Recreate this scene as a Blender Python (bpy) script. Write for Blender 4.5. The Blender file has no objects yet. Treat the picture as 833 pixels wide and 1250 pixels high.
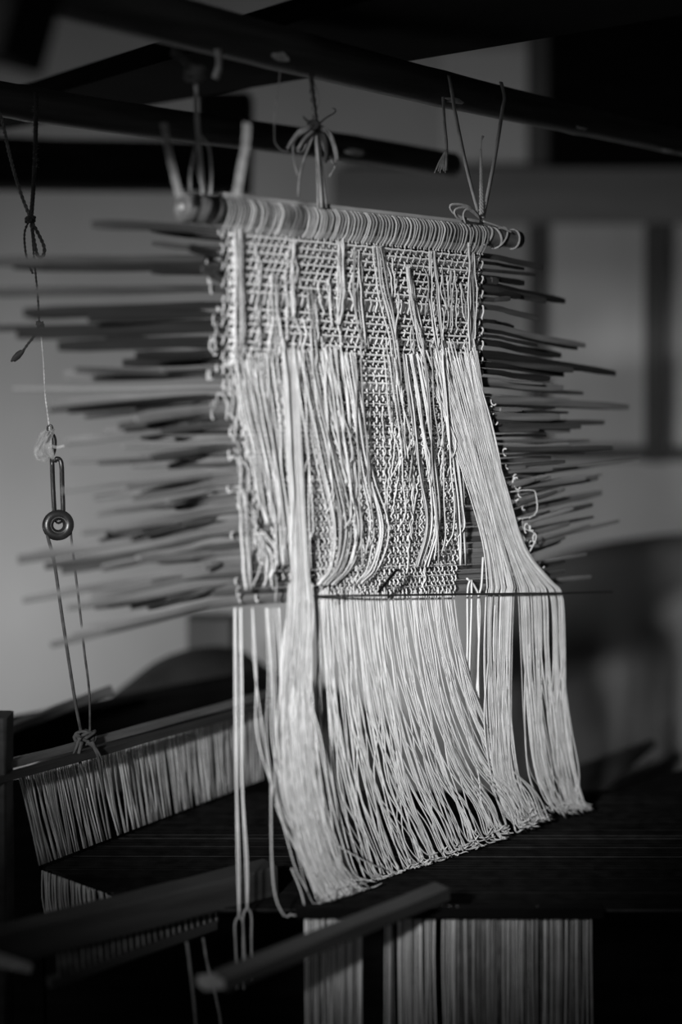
import bpy, math, random
import numpy as np
from mathutils import Vector

# ------------------------------------------------------------------ camera, world, lights, exposure
SC = bpy.context.scene
COL = SC.collection
RND = random.Random(7)
F = 1736.0            # focal length in pixels of the 833 x 1250 frame (50 mm on 36 mm)
CX, HZ, ZC = 416.5, 460.0, 1.36

cam_d = bpy.data.cameras.new('camera')
cam = bpy.data.objects.new('camera', cam_d)
COL.objects.link(cam)
cam.location = (0, 0, ZC)
cam.rotation_euler = (math.radians(90), 0, 0)
cam_d.sensor_width = 36.0
cam_d.sensor_fit = 'AUTO'
cam_d.lens = F / 1250.0 * 36.0
cam_d.shift_y = (HZ - 625.0) / 1250.0
cam_d.clip_start = 0.05
cam_d.dof.use_dof = True
cam_d.dof.focus_distance = 1.80
cam_d.dof.aperture_fstop = 1.1
cam_d.dof.aperture_blades = 0
SC.camera = cam

w = bpy.data.worlds.new('world')
SC.world = w
w.use_nodes = True
bg = w.node_tree.nodes['Background']
bg.inputs['Color'].default_value = (0.8, 0.8, 0.8, 1)
bg.inputs['Strength'].default_value = 0.10

SC.view_settings.view_transform = 'Standard'
SC.view_settings.look = 'None'
SC.view_settings.gamma = 1.0
SC.view_settings.use_curve_mapping = False
SC.view_settings.exposure = 0.0


def aim(o, target):
    d = Vector(target) - Vector(o.location)
    o.rotation_euler = d.to_track_quat('-Z', 'Y').to_euler()


def spot(name, loc, target, power, deg, blend, radius):
    l = bpy.data.lights.new(name, 'SPOT')
    l.energy = power
    l.spot_size = math.radians(deg)
    l.spot_blend = blend
    l.shadow_soft_size = radius
    o = bpy.data.objects.new(name, l)
    COL.objects.link(o)
    o.location = loc
    aim(o, target)
    return o


def area(name, loc, target, power, sx, sy, spread=180):
    l = bpy.data.lights.new(name, 'AREA')
    l.shape = 'RECTANGLE'
    l.size, l.size_y = sx, sy
    l.energy = power
    l.spread = math.radians(spread)
    o = bpy.data.objects.new(name, l)
    COL.objects.link(o)
    o.location = loc
    aim(o, target)
    return o


# added spot lamp; its narrow soft cone lets the edges fall dark
spot('vignette_spot', (-0.75, -0.5, 1.75), (0.01, 1.8, 1.14), 370, 26, 1.0, 0.08)
# added area lamp, out of view, that washes the back wall
area('wall_wash_lamp', (-2.6, 1.7, 0.75), (-0.5, 3.5, 0.92), 12.5, 0.8, 0.6, 85)

# ------------------------------------------------------------------ projections of places in the photograph
A = np.array([-0.180, 1.55, 0.0])
U = np.array([0.763, 0.646, 0.0])
N = np.array([0.646, -0.763, 0.0])      # from the curtain towards the viewer


def P(px, py, d):
    return np.array([(px - CX) / F * d, d, ZC - (py - HZ) / F * d])


def PL(px, py, off=0.0):
    a = (px - CX) / F
    bx, by = A[0] + off * N[0], A[1] + off * N[1]
    t = (a * by - bx) / (U[0] - a * U[1])
    d = by + U[1] * t
    return P(px, py, d)


WARP_Z = ZC - 0.612

# ------------------------------------------------------------------ materials
def mat(name, v, rough=0.6, var=0.25, scale=(8, 8, 8), bump=0.0, spec=0.3, detail=4.0, sheen=0.0, metal=0.0, trans=0.0):
    m = bpy.data.materials.new(name)
    m.use_nodes = True
    nt = m.node_tree
    b = nt.nodes['Principled BSDF']
    b.inputs['Roughness'].default_value = rough
    b.inputs['Specular IOR Level'].default_value = spec
    b.inputs['Metallic'].default_value = metal
    if sheen:
        b.inputs['Sheen Weight'].default_value = sheen
    tc = nt.nodes.new('ShaderNodeTexCoord')
    mp = nt.nodes.new('ShaderNodeMapping')
    mp.inputs['Scale'].default_value = scale
    nz = nt.nodes.new('ShaderNodeTexNoise')
    nz.inputs['Detail'].default_value = detail
    nz.inputs['Scale'].default_value = 1.0
    rp = nt.nodes.new('ShaderNodeValToRGB')
    lo, hi = v * (1 - var), min(1.0, v * (1 + var))
    rp.color_ramp.elements[0].position = 0.3
    rp.color_ramp.elements[1].position = 0.7
    rp.color_ramp.elements[0].color = (lo, lo, lo, 1)
    rp.color_ramp.elements[1].color = (hi, hi, hi, 1)
    nt.links.new(tc.outputs['Object'], mp.inputs['Vector'])
    nt.links.new(mp.outputs['Vector'], nz.inputs['Vector'])
    nt.links.new(nz.outputs['Fac'], rp.inputs['Fac'])
    nt.links.new(rp.outputs['Color'], b.inputs['Base Color'])
    if bump:
        bp = nt.nodes.new('ShaderNodeBump')
        bp.inputs['Strength'].default_value = bump
        bp.inputs['Distance'].default_value = 0.004
        nt.links.new(nz.outputs['Fac'], bp.inputs['Height'])
        nt.links.new(bp.outputs['Normal'], b.inputs['Normal'])
    if trans:
        b.inputs['Alpha'].default_value = 1.0 - trans
    return m


M = {
    'thread': mat('white_cotton', 0.78, 0.7, 0.08, (60, 60, 60), 0, 0.2, sheen=0.2),
    'thread2': mat('soft_white_cotton', 0.62, 0.75, 0.12, (60, 60, 60), 0, 0.2, sheen=0.2),
    'thread3': mat('grey_cotton', 0.42, 0.8, 0.2, (60, 60, 60), 0, 0.2),
    'dim_thread': mat('dimmed_cotton', 0.27, 0.8, 0.25, (40, 40, 40), 0, 0.1),  # white cotton darkened to stand for strings in weak light
    'bamboo': mat('smoked_bamboo', 0.075, 0.42, 0.45, (6, 6, 60), 0.2, 0.4),
    'bamboo_dark': mat('black_bamboo', 0.03, 0.5, 0.4, (6, 6, 60), 0.2, 0.3),
    'bamboo_pale': mat('pale_bamboo', 0.48, 0.45, 0.25, (20, 20, 90), 0.1, 0.4),
    'rod': mat('rod_bamboo', 0.16, 0.4, 0.35, (20, 20, 80), 0.2, 0.4),
    'scar_glint': mat('bamboo_scar_glint', 0.9, 0.6, 0.4, (120, 120, 120), 0.3, 0.3),
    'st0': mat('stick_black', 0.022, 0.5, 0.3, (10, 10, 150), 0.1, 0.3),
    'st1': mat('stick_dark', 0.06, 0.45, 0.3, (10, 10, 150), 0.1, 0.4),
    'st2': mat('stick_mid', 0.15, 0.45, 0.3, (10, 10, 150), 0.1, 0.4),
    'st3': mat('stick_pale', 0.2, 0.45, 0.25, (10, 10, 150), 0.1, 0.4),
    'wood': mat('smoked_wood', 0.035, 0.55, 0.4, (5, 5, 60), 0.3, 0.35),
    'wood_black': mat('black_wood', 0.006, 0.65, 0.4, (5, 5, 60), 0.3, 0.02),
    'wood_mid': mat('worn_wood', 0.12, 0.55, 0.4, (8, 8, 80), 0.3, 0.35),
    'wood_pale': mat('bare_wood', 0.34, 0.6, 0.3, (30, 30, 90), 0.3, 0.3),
    'warp': mat('black_warp', 0.006, 0.6, 0.5, (50, 50, 50), 0, 0.05),
    'warp_grey': mat('dark_grey_warp', 0.022, 0.5, 0.4, (50, 50, 50), 0, 0.15),
    'cord': mat('dark_cord', 0.07, 0.8, 0.4, (90, 90, 90), 0.3, 0.2),
    'cord_mid': mat('hemp_cord', 0.22, 0.8, 0.4, (90, 90, 90), 0.3, 0.2),
    'straw': mat('dry_straw', 0.42, 0.6, 0.35, (60, 60, 90), 0.2, 0.3),
    'straw_dark': mat('dark_straw', 0.07, 0.6, 0.4, (60, 60, 90), 0.2, 0.3),
    'strip': mat('bamboo_tie_strip', 0.6, 0.5, 0.25, (60, 60, 60), 0.2, 0.3),
    'iron': mat('black_iron', 0.02, 0.32, 0.4, (60, 60, 60), 0.15, 0.5),
    'plastic': mat('clear_plastic_film', 0.7, 0.25, 0.1, (60, 60, 60), 0.2, 0.5, trans=0.84),
    'wall_left': mat('grey_plaster', 0.44, 0.85, 0.2, (1.6, 1.6, 1.2), 0.2, 0.15, 5),
    'wall_right': mat('grey_panel', 0.6, 0.8, 0.2, (2, 2, 1), 0.2, 0.15, 5),
    'dark_panel': mat('dark_panel', 0.07, 0.8, 0.3, (2, 2, 6), 0.2, 0.15, 5),
    'beam': mat('grey_beam', 0.22, 0.75, 0.3, (1, 3, 8), 0.2, 0.2),
    'post': mat('dark_post', 0.10, 0.7, 0.3, (8, 8, 2), 0.2, 0.2),
    'earth': mat('earth_floor', 0.025, 0.9, 0.4, (3, 3, 3), 0.4, 0.1),
    'roof': mat('dark_thatch', 0.03, 0.9, 0.4, (3, 20, 3), 0.5, 0.1),
    'cloth_dark': mat('dark_cloth', 0.035, 0.9, 0.35, (10, 10, 10), 0.3, 0.1),
    'cloth_grey': mat('grey_cloth', 0.2, 0.9, 0.25, (3, 3, 3), 0.3, 0.1),
}

# ------------------------------------------------------------------ mesh helpers
def link(name, verts, faces, m, parent=None, smooth=True, origin=None):
    verts = np.asarray(verts, dtype=float)
    if origin is None:
        if parent is not None:
            origin = np.zeros(3)
        else:
            origin = (verts.min(0) + verts.max(0)) / 2
    base = np.zeros(3)
    p = parent
    while p is not None:
        base = base + np.array(p.location)
        p = p.parent
    me = bpy.data.meshes.new(name)
    if parent is not None:
        me.from_pydata((verts - base).tolist(), [], faces)
    else:
        me.from_pydata((verts - origin).tolist(), [], faces)
    me.materials.append(M[m] if isinstance(m, str) else m)
    if smooth:
        me.shade_smooth()
    o = bpy.data.objects.new(name, me)
    COL.objects.link(o)
    if parent is not None:
        o.parent = parent
    else:
        o.location = origin
    return o


def tag(o, label=None, cat=None, group=None, kind=None):
    if label:
        o['label'] = label
    if cat:
        o['category'] = cat
    if group:
        o['group'] = group
    if kind:
        o['kind'] = kind
    return o


def empty(name, loc, label, cat, group=None, kind=None):
    o = bpy.data.objects.new(name, None)
    COL.objects.link(o)
    o.location = loc
    o.empty_display_size = 0.05
    return tag(o, label, cat, group, kind)


class Geo:
    def __init__(self):
        self.v, self.f = [], []

    def add(self, v, f):
        k = len(self.v)
        self.v.extend([tuple(x) for x in v])
        self.f.extend([tuple(i + k for i in q) for q in f])
        return self

    def build(self, name, m, parent=None, smooth=True):
        return link(name, self.v, self.f, m, parent, smooth)


def spline(pts, n):
    """Catmull-Rom through rows of any width, n samples in all."""
    p = np.asarray(pts, dtype=float)
    if len(p) < 3:
        s = np.linspace(0, 1, n)[:, None]
        return p[0] * (1 - s) + p[-1] * s
    q = np.vstack([2 * p[0] - p[1], p, 2 * p[-1] - p[-2]])
    s = np.linspace(0, len(p) - 1 - 1e-9, n)
    i = s.astype(int)
    t = (s - i)[:, None]
    a, b, c, d = q[i], q[i + 1], q[i + 2], q[i + 3]
    return 0.5 * (2 * b + (c - a) * t + (2 * a - 5 * b + 4 * c - d) * t * t + (3 * b - a - 3 * c + d) * t ** 3)


def sweep(pts, ra, rb=None, sides=5, up=None, closed=False, twist=0.0):
    """Tube along pts; ra/rb half sizes along up and across (scalars or per point)."""
    p = np.asarray(pts, dtype=float)
    n = len(p)
    ra = np.broadcast_to(np.asarray(ra, dtype=float), (n,))
    rb = ra if rb is None else np.broadcast_to(np.asarray(rb, dtype=float), (n,))
    if closed:
        tan = np.roll(p, -1, 0) - np.roll(p, 1, 0)
    else:
        tan = np.gradient(p, axis=0)
    tan /= np.maximum(np.linalg.norm(tan, axis=1)[:, None], 1e-12)
    if up is None:
        up = np.array([0, 0, 1.0]) if abs(tan[:, 2]).mean() < 0.75 else np.array(N)
    e1 = up - tan * (tan @ np.asarray(up, float))[:, None]
    nrm = np.linalg.norm(e1, axis=1)
    bad = nrm < 1e-3
    if bad.any():
        alt = np.array([0.577, 0.577, 0.577])
        e1[bad] = alt - tan[bad] * (tan[bad] @ alt)[:, None]
        nrm = np.linalg.norm(e1, axis=1)
    e1 /= nrm[:, None]
    e2 = np.cross(tan, e1)
    ang = np.arange(sides) * 2 * math.pi / sides + (math.pi / sides if sides == 4 else 0)
    tw = np.linspace(0, twist, n)[:, None]
    ca, sa = np.cos(ang[None, :] + tw), np.sin(ang[None, :] + tw)
    k = math.sqrt(2) if sides == 4 else 1.0
    v = p[:, None, :] + k * (ca * ra[:, None])[:, :, None] * e1[:, None, :] + k * (sa * rb[:, None])[:, :, None] * e2[:, None, :]
    v = v.reshape(-1, 3)
    f = []
    m = n if closed else n - 1
    for i in range(m):
        a, b = i * sides, ((i + 1) % n) * sides
        for j in range(sides):
            j2 = (j + 1) % sides
            f.append((a + j, a + j2, b + j2, b + j))
    if not closed:
        f.append(tuple(range(sides))[::-1])
        f.append(tuple((n - 1) * sides + j for j in range(sides)))
    return v, f


def box(c0, c1):
    x0, y0, z0 = c0
    x1, y1, z1 = c1
    v = [(x0, y0, z0), (x1, y0, z0), (x1, y1, z0), (x0, y1, z0), (x0, y0, z1), (x1, y0, z1), (x1, y1, z1), (x0, y1, z1)]
    f = [(3, 2, 1, 0), (4, 5, 6, 7), (0, 1, 5, 4), (1, 2, 6, 5), (2, 3, 7, 6), (3, 0, 4, 7)]
    return v, f


def beam(a, b, hw, hh, up=(0, 0, 1), bev=0.15, nseg=2, wob=0.0, taper=1.0):
    """Timber with chamfered edges from a to b: eight-sided section, slightly uneven."""
    a, b = np.asarray(a, float), np.asarray(b, float)
    t = (b - a) / np.linalg.norm(b - a)
    e1 = np.asarray(up, float) - t * np.dot(up, t)
    e1 /= np.linalg.norm(e1)
    e2 = np.cross(t, e1)
    c = bev * min(hw, hh)
    sec = [(hw - c, hh), (hw, hh - c), (hw, -hh + c), (hw - c, -hh), (-hw + c, -hh), (-hw, -hh + c), (-hw, hh - c), (-hw + c, hh)]
    v, f = [], []
    for i in range(nseg):
        s = i / (nseg - 1)
        k = 1 + (taper - 1) * s
        q = a + (b - a) * s
        for x, y in sec:
            v.append(q + e2 * (x * k + RND.uniform(-wob, wob)) + e1 * (y * k + RND.uniform(-wob, wob)))
    for i in range(nseg - 1):
        for j in range(8):
            j2 = (j + 1) % 8
            f.append((i * 8 + j, i * 8 + j2, i * 8 + 8 + j2, i * 8 + 8 + j))
    f.append(tuple(range(8))[::-1])
    f.append(tuple((nseg - 1) * 8 + j for j in range(8)))
    return v, f


def plate(corners, thick, up=(0, 0, 1)):
    """Flat slab: polygon corners (lower face) raised by thick along up."""
    c = [np.asarray(x, float) for x in corners]
    n = len(c)
    u = np.asarray(up, float) * thick
    v = c + [x + u for x in c]
    f = [tuple(range(n))[::-1], tuple(range(n, 2 * n))]
    for i in range(n):
        j = (i + 1) % n
        f.append((i, j, n + j, n + i))
    return v, f


def ellipsoid(c, ax, r, nu=12, nv=8, lump=0.0):
    """ax: three orthonormal axes, r: three radii."""
    v, f = [], []
    for i in range(nv + 1):
        th = math.pi * i / nv
        for j in range(nu):
            ph = 2 * math.pi * j / nu
            k = 1 + RND.uniform(-lump, lump)
            d = (math.sin(th) * math.cos(ph) * r[0] * k, math.sin(th) * math.sin(ph) * r[1] * k, math.cos(th) * r[2] * k)
            v.append(np.asarray(c) + d[0] * np.asarray(ax[0]) + d[1] * np.asarray(ax[1]) + d[2] * np.asarray(ax[2]))
    for i in range(nv):
        for j in range(nu):
            j2 = (j + 1) % nu
            f.append((i * nu + j, (i + 1) * nu + j, (i + 1) * nu + j2, i * nu + j2))
    return v, f


def twisted(pts, r, strands=2, pitch=0.012, sides=5):
    """Twisted cord: helices around a path."""
    g = Geo()
    p = np.asarray(pts, float)
    seg = np.linalg.norm(np.diff(p, axis=0), axis=1)
    L = seg.sum()
    n = max(8, int(L / pitch * 7))
    s = np.concatenate([[0], np.cumsum(seg)]) / L
    q = np.stack([np.interp(np.linspace(0, 1, n), s, p[:, i]) for i in range(3)], 1)
    t = np.gradient(q, axis=0)
    t /= np.linalg.norm(t, axis=1)[:, None]
    ref = np.array([0.3, -0.9, 0.2])
    e1 = np.cross(t, ref)
    e1 /= np.linalg.norm(e1, axis=1)[:, None]
    e2 = np.cross(t, e1)
    ph = np.linspace(0, 2 * math.pi * L / pitch, n)
    for k in range(strands):
        a = ph + 2 * math.pi * k / strands
        h = q + (np.cos(a)[:, None] * e1 + np.sin(a)[:, None] * e2) * r * 0.55
        g.add(*sweep(h, r * 0.62, sides=sides))
    return g


def loops_knot(c, r, n=5, rad=0.0012):
    """A small knot: several crossed rings of cord."""
    g = Geo()
    for i in range(n):
        a, b = RND.uniform(0, math.pi), RND.uniform(-0.9, 0.9)
        e1 = np.array([math.cos(a), math.sin(a), b])
        e1 /= np.linalg.norm(e1)
        e2 = np.cross(e1, [RND.uniform(-1, 1), RND.uniform(-1, 1), 1.0])
        e2 /= np.linalg.norm(e2)
        k = r * RND.uniform(0.7, 1.1)
        ph = np.linspace(0, 2 * math.pi, 13)[:-1]
        ring = np.asarray(c) + k * (np.cos(ph)[:, None] * e1 + 0.75 * np.sin(ph)[:, None] * e2)
        g.add(*sweep(ring, rad, sides=5, closed=True, up=np.cross(e1, e2)))
    return g


ORD = ['first', 'second', 'third', 'fourth', 'fifth', 'sixth', 'seventh', 'eighth', 'ninth', 'tenth', 'eleventh', 'twelfth', 'thirteenth',
       'fourteenth', 'fifteenth', 'sixteenth', 'seventeenth', 'eighteenth', 'nineteenth']
TENS = {20: ('twentieth', 'twenty'), 30: ('thirtieth', 'thirty'), 40: ('fortieth', 'forty'), 50: ('fiftieth', 'fifty'), 60: ('sixtieth', 'sixty'),
        70: ('seventieth', 'seventy'), 80: ('eightieth', 'eighty')}


def ordinal(k):
    if k <= 19:
        return ORD[k - 1]
    t, u = k // 10 * 10, k % 10
    return TENS[t][0] if u == 0 else TENS[t][1] + '-' + ORD[u - 1]


# ------------------------------------------------------------------ the setting: floor, walls, posts
WY = 3.5      # back wall


def S(name, geo, m, label, cat, smooth=False):
    o = link(name, geo[0], geo[1], m, None, smooth)
    return tag(o, label, cat, None, 'structure')


S('floor', box((-3.2, -1.0, -0.1), (3.2, WY + 0.2, 0.0)), 'earth', 'dark earth floor of the weaving shed', 'floor')
S('wall_back', box((-3.0, WY, 0.0), (0.46, WY + 0.12, 3.0)), 'wall_left', 'pale grey plaster wall behind the loom', 'wall')
S('wall_back_panelled', box((0.46, WY + 0.004, 0.0), (1.75, WY + 0.12, 3.0)), 'wall_right', 'darker grey panelled wall behind the stick ends', 'wall')
S('wall_right', box((1.75, -0.5, 0.0), (1.87, WY + 0.12, 3.0)), 'dark_panel', 'dark board wall closing the shed', 'wall')
S('wall_left', box((-2.3, 0.2, 1.0), (-2.2, WY + 0.12, 3.0)), 'dark_panel', 'unseen dark board wall added to shade the upper back wall', 'wall')  # added out of view; its lower edge shades the upper back wall
S('ceiling', box((-3.0, 0.9, 2.5), (1.87, WY + 0.12, 2.58)), 'roof', 'dark thatched underside of the roof', 'ceiling')
# upright posts and rails of the panelled wall
def bx_px(x0, y0, x1, y1, d, thick):
    a, b = P(x0, y1, d), P(x1, y0, d)
    return box((a[0], d, a[2]), (b[0], d + thick, b[2]))


S('trim_1', bx_px(646, 275, 664, 560, WY - 0.008, 0.03), 'post', 'slim dark post on the panelled wall nearest the curtain', 'post')
S('trim_2', bx_px(788, 275, 815, 565, WY - 0.008, 0.03), 'post', 'thick dark post at the edge of the panelled wall', 'post')
S('trim_3', bx_px(405, 205, 900, 272, WY - 0.03, 0.05), 'beam', 'grey horizontal beam crossing the back wall', 'beam')
S('trim_4', bx_px(640, 546, 900, 562, WY - 0.014, 0.03), 'post', 'thin dark rail along the foot of the wall panels', 'rail')
S('trim_5', bx_px(644, 40, 672, 205, WY - 0.012, 0.03), 'post', 'dark upper post above the grey beam', 'post')
S('corner_shade', bx_px(672, -120, 960, 204, WY - 0.05, 0.07), 'wood_black', 'black panel added to darken the upper corner', 'panel')  # black panel stands in for the corner sinking into shade
S('trim_7', bx_px(541, 60, 644, 204, WY - 0.004, 0.045), 'wall_right', 'grey panel between the upper post and plaster', 'panel')

# dark out-of-focus timbers behind the loom, left
def thing_mesh(name, geo, m, label, cat, group=None, smooth=False, kind=None):
    return tag(link(name, geo[0], geo[1], m, None, smooth), label, cat, group, kind)


t = empty('rear_crossbeam', P(150, 203, 2.75), 'blurred thick black crossbeam behind the loom, level with the rod', 'beam')
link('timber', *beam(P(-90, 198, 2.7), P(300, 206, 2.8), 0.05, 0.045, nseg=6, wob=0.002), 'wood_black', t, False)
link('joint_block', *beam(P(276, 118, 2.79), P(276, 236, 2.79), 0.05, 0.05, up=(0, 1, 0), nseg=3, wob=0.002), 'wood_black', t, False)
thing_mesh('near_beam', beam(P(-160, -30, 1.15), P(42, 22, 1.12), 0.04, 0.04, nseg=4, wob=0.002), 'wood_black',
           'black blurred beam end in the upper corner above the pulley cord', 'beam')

# cloth bundle and bench in the background
def mound(name, prof, d, depth, m, label, cat, bottom=1010):
    """A rounded bale: profile of pixel points swept over depth with soft shoulders."""
    pr = spline(prof, 26)
    rows = []
    for i, (s, k) in enumerate(((-1.0, 0.35), (-0.85, 0.8), (-0.5, 0.97), (0, 1.0), (0.5, 0.95), (0.9, 0.7), (1.0, 0.35))):
        rows.append([(px, bottom + (py - bottom) * k, d + s * depth / 2) for px, py in pr])
    v, f = [], []
    n = len(pr)
    for r in rows:
        for px, py, dd in r:
            q = P(px, py, d)
            v.append((q[0], dd, q[2]))
    for i in range(len(rows) - 1):
        for j in range(n - 1):
            f.append((i * n + j, i * n + j + 1, (i + 1) * n + j + 1, (i + 1) * n + j))
    nb = len(v)
    for i in range(len(rows)):
        for px in (pr[0][0], pr[-1][0]):
            q = P(px, bottom, d)
            v.append((q[0], rows[i][0][2], q[2]))
    for i in range(len(rows) - 1):
        f.append((i * n, (i + 1) * n, nb + (i + 1) * 2, nb + i * 2))
        f.append((i * n + n - 1, nb + i * 2 + 1, nb + (i + 1) * 2 + 1, (i + 1) * n + n - 1))
    f.append(tuple(range(n)) + (nb + 1, nb))
    k = (len(rows) - 1) * n
    e = nb + (len(rows) - 1) * 2
    f.append(tuple(k + j for j in range(n))[::-1] + (e, e + 1))
    return thing_mesh(name, (v, f), m, label, cat, smooth=True)


mound('cloth_bundle', [(60, 900), (110, 868), (150, 838), (195, 805), (245, 790), (290, 794), (345, 830), (420, 850), (480, 900)], 2.55, 0.35, 'cloth_dark',
      'dark rounded cloth bundle lying behind the rear heddle bars', 'bundle')
thing_mesh('rear_post', beam(P(258, 752, 2.75), P(258, 1500, 2.75), 0.045, 0.04, up=(0, 1, 0), nseg=4, wob=0.002), 'post',
           'short dark post standing behind the cloth bundle', 'post')
mound('covered_bench', [(590, 760), (640, 700), (690, 674), (750, 660), (820, 652), (900, 648), (1000, 650)], 2.95, 0.4, 'cloth_grey',
      'long bench under a dark grey cover by the panelled wall', 'bench', bottom=1300)
# wedge-shaped board and dark beam end beyond the warp, right
thing_mesh('tapered_board', plate([P(640, 958, 2.42), P(690, 944, 2.45), P(800, 905, 2.5), P(803, 910, 2.5), P(745, 958, 2.42), P(660, 1010, 2.36)], 0.012, (0, 1, 0.2)), 'wood',
           'thin tapered dark board pointing out beyond the fringe', 'board')
q = P(700, 985, 2.42)
thing_mesh('rear_prop', beam((q[0], q[1] + .006, 0), (q[0], q[1] + .006, q[2]), 0.012, 0.012, up=(0, 1, 0)), 'wood_black',
           'dark prop under the tapered board beyond the warp', 'post')
thing_mesh('beam_end', beam(P(740, 992, 2.2), P(960, 925, 2.3), 0.03, 0.02, nseg=4, wob=0.001), 'wood_black',
           'dark slanting beam end beyond the black warp, outermost', 'beam')

# ------------------------------------------------------------------ loom frame: poles and planks overhead
def pole(name, a, b, ra, rb, m, label, nodes=(), marks=()):
    a, b = np.asarray(a, float), np.asarray(b, float)
    t = empty(name, (a + b) / 2, label, 'pole')
    n = 60
    s = np.linspace(0, 1, n)
    r = ra + (rb - ra) * s
    for nd in nodes:
        r = r * (1 + 0.07 * np.exp(-((s - nd) / 0.008) ** 2))
    pts = a + (b - a) * s[:, None]
    pts[:, 2] += 0.003 * np.sin(s * 9)
    link('culm', *sweep(pts, r, sides=18, up=(0, 0, 1)), m, t)
    ax = (b - a) / np.linalg.norm(b - a)
    for i, (sc, px, py, ln, wd) in enumerate(marks):
        c = a + (b - a) * sc
        c[2] += 0.003 * math.sin(sc * 9)
        rad = ra + (rb - ra) * sc
        view = np.array([0, 0, ZC]) - c
        view -= ax * np.dot(view, ax)
        view /= np.linalg.norm(view)
        e2 = np.cross(ax, view)
        if e2[2] > 0:
            e2 = -e2
        d = math.cos(py) * view + math.sin(py) * e2
        tz = np.cross(ax, d)
        link('node_scar_glint', *ellipsoid(c + d * rad * 0.985, (ax, tz, d), (ln, wd, 0.0016), 12, 6, 0.25), 'scar_glint', t)
    return t


def on_line(px, a, b):
    """fraction along a-b whose picture column is px"""
    k = (px - CX) / F
    return (k * a[1] - a[0]) / ((b[0] - a[0]) - k * (b[1] - a[1]))


d0 = PL(260, 0)[1]
d1 = PL(800, 0)[1]
q0, q1 = P(260, 38, d0), P(800, 169, d1)
p1a, p1b = q0 + (q1 - q0) * -0.75, q0 + (q1 - q0) * 1.45
r_at = lambda s: 0.0262 + (0.0185 - 0.0262) * (s - on_line(260, p1a, p1b)) / (on_line(800, p1a, p1b) - on_line(260, p1a, p1b))
f = lambda px: on_line(px, p1a, p1b)
front_pole = pole('front_pole', p1a, p1b, r_at(0), r_at(1), 'bamboo', 'thick dark bamboo pole in front carrying the rod ties',
                  (0.12, f(345), f(545), f(705), f(812)),
                  ((f(330), 0, 0.35, 0.016, 0.006), (f(543), 0, 0.45, 0.018, 0.005), (f(702), 0, 0.5, 0.016, 0.0035), (f(812), 0, 0.9, 0.014, 0.003)))
q0 = P(20, 122, 1.79)
q1 = P(430, 184, 2.13)
p2a, p2b = q0 + (q1 - q0) * -1.1, q0 + (q1 - q0) * 1.38
g = lambda px: on_line(px, p2a, p2b)
rear_pole = pole('rear_pole', p2a, p2b, 0.0245, 0.0195, 'bamboo', 'second dark bamboo pole behind, holding the pulley cords',
                 (g(40), g(250), g(425)), ((g(425), 0, 0.2, 0.022, 0.005), (g(38), 0, 1.2, 0.014, 0.004)))  # pale mark at the last node is a painted glint
# planks lying across both poles
ZP = ZC + 0.412
def plank_pts(a0, a1, b0, b1, s0, s1):
    a0, a1, b0, b1 = [np.asarray(x, float) for x in (a0, a1, b0, b1)]
    l = lambda s: (a0 + (b0 - a0) * s, a1 + (b1 - a1) * s)
    (p0, p1), (r0, r1) = l(s0), l(s1)
    return [p0, p1, r1, r0]


n0, n1 = (-0.50, 2.165, ZP), (0.35, 1.19, ZP)     # near edge
f0, f1 = (-0.60, 2.44, ZP), (0.80, 1.33, ZP)      # far edge
for i, (s0, s1, lab) in enumerate(((0.0, 0.34, 'black roof plank lying over the poles, edge nearest the pulley cord'), (0.355, 0.68, 'middle black roof plank lying over both bamboo poles'),
                                   (0.695, 1.0, 'black roof plank lying over the poles, farthest from the pulley'))):
    c = plank_pts(n0, n1, f0, f1, s0, s1)
    dz = np.array([0, 0, 0.004 * i])
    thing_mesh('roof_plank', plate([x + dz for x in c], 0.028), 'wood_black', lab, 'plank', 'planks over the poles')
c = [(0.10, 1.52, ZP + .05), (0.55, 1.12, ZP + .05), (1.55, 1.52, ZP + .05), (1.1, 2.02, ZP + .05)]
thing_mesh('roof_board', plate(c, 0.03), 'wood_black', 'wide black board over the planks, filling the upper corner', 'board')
# loom posts that carry the poles, just outside the picture
for pt, r, zt, lab in ((p1b, 0.04, p1b[2] - r_at(1), 'dark loom post under the far end of the front pole'), (p1a, 0.04, p1a[2] - r_at(0), 'dark loom post under the near end of the front pole'),
                       (p2a, 0.04, p2a[2] - 0.0245, 'dark loom post under the near end of the rear pole')):
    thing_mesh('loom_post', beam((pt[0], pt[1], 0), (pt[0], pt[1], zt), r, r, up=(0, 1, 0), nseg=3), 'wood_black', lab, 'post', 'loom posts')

# ------------------------------------------------------------------ the hanging string heddle
heddle = empty('string_heddle', PL(430, 600), 'white string pattern heddle hanging from a bamboo rod, long fringe below', 'heddle')
RL, RR = PL(222, 252), PL(633, 291.5)
RL[2] = ZC + 0.1855
RR[2] = ZC + 0.1835
RAD_L, RAD_R = 0.0148, 0.0118


def rod_c(s):
    c = RL + (RR - RL) * s
    return c


def rod_s(px):
    return on_line(px, RL, RR)


prof = [(0.0, 0.30), (0.004, 0.55), (0.001, 0.72), (-0.002, 0.95), (0.002, 1.06), (0.02, 1.1), (0.05, 1.06)]
ns = 48
s = np.linspace(0.06, 1, ns)
axd = (RR - RL) / np.linalg.norm(RR - RL)
L = np.linalg.norm(RR - RL)
pts = [RL + axd * (p[0] * 1.0) for p in prof] + [rod_c(x) for x in s]
rr = [RAD_L * p[1] for p in prof] + [RAD_L + (RAD_R - RAD_L) * x + 0.0006 * math.sin(x * 31) for x in s]
v, fc = sweep(pts, rr, sides=20, up=(0, 0, 1))
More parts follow.
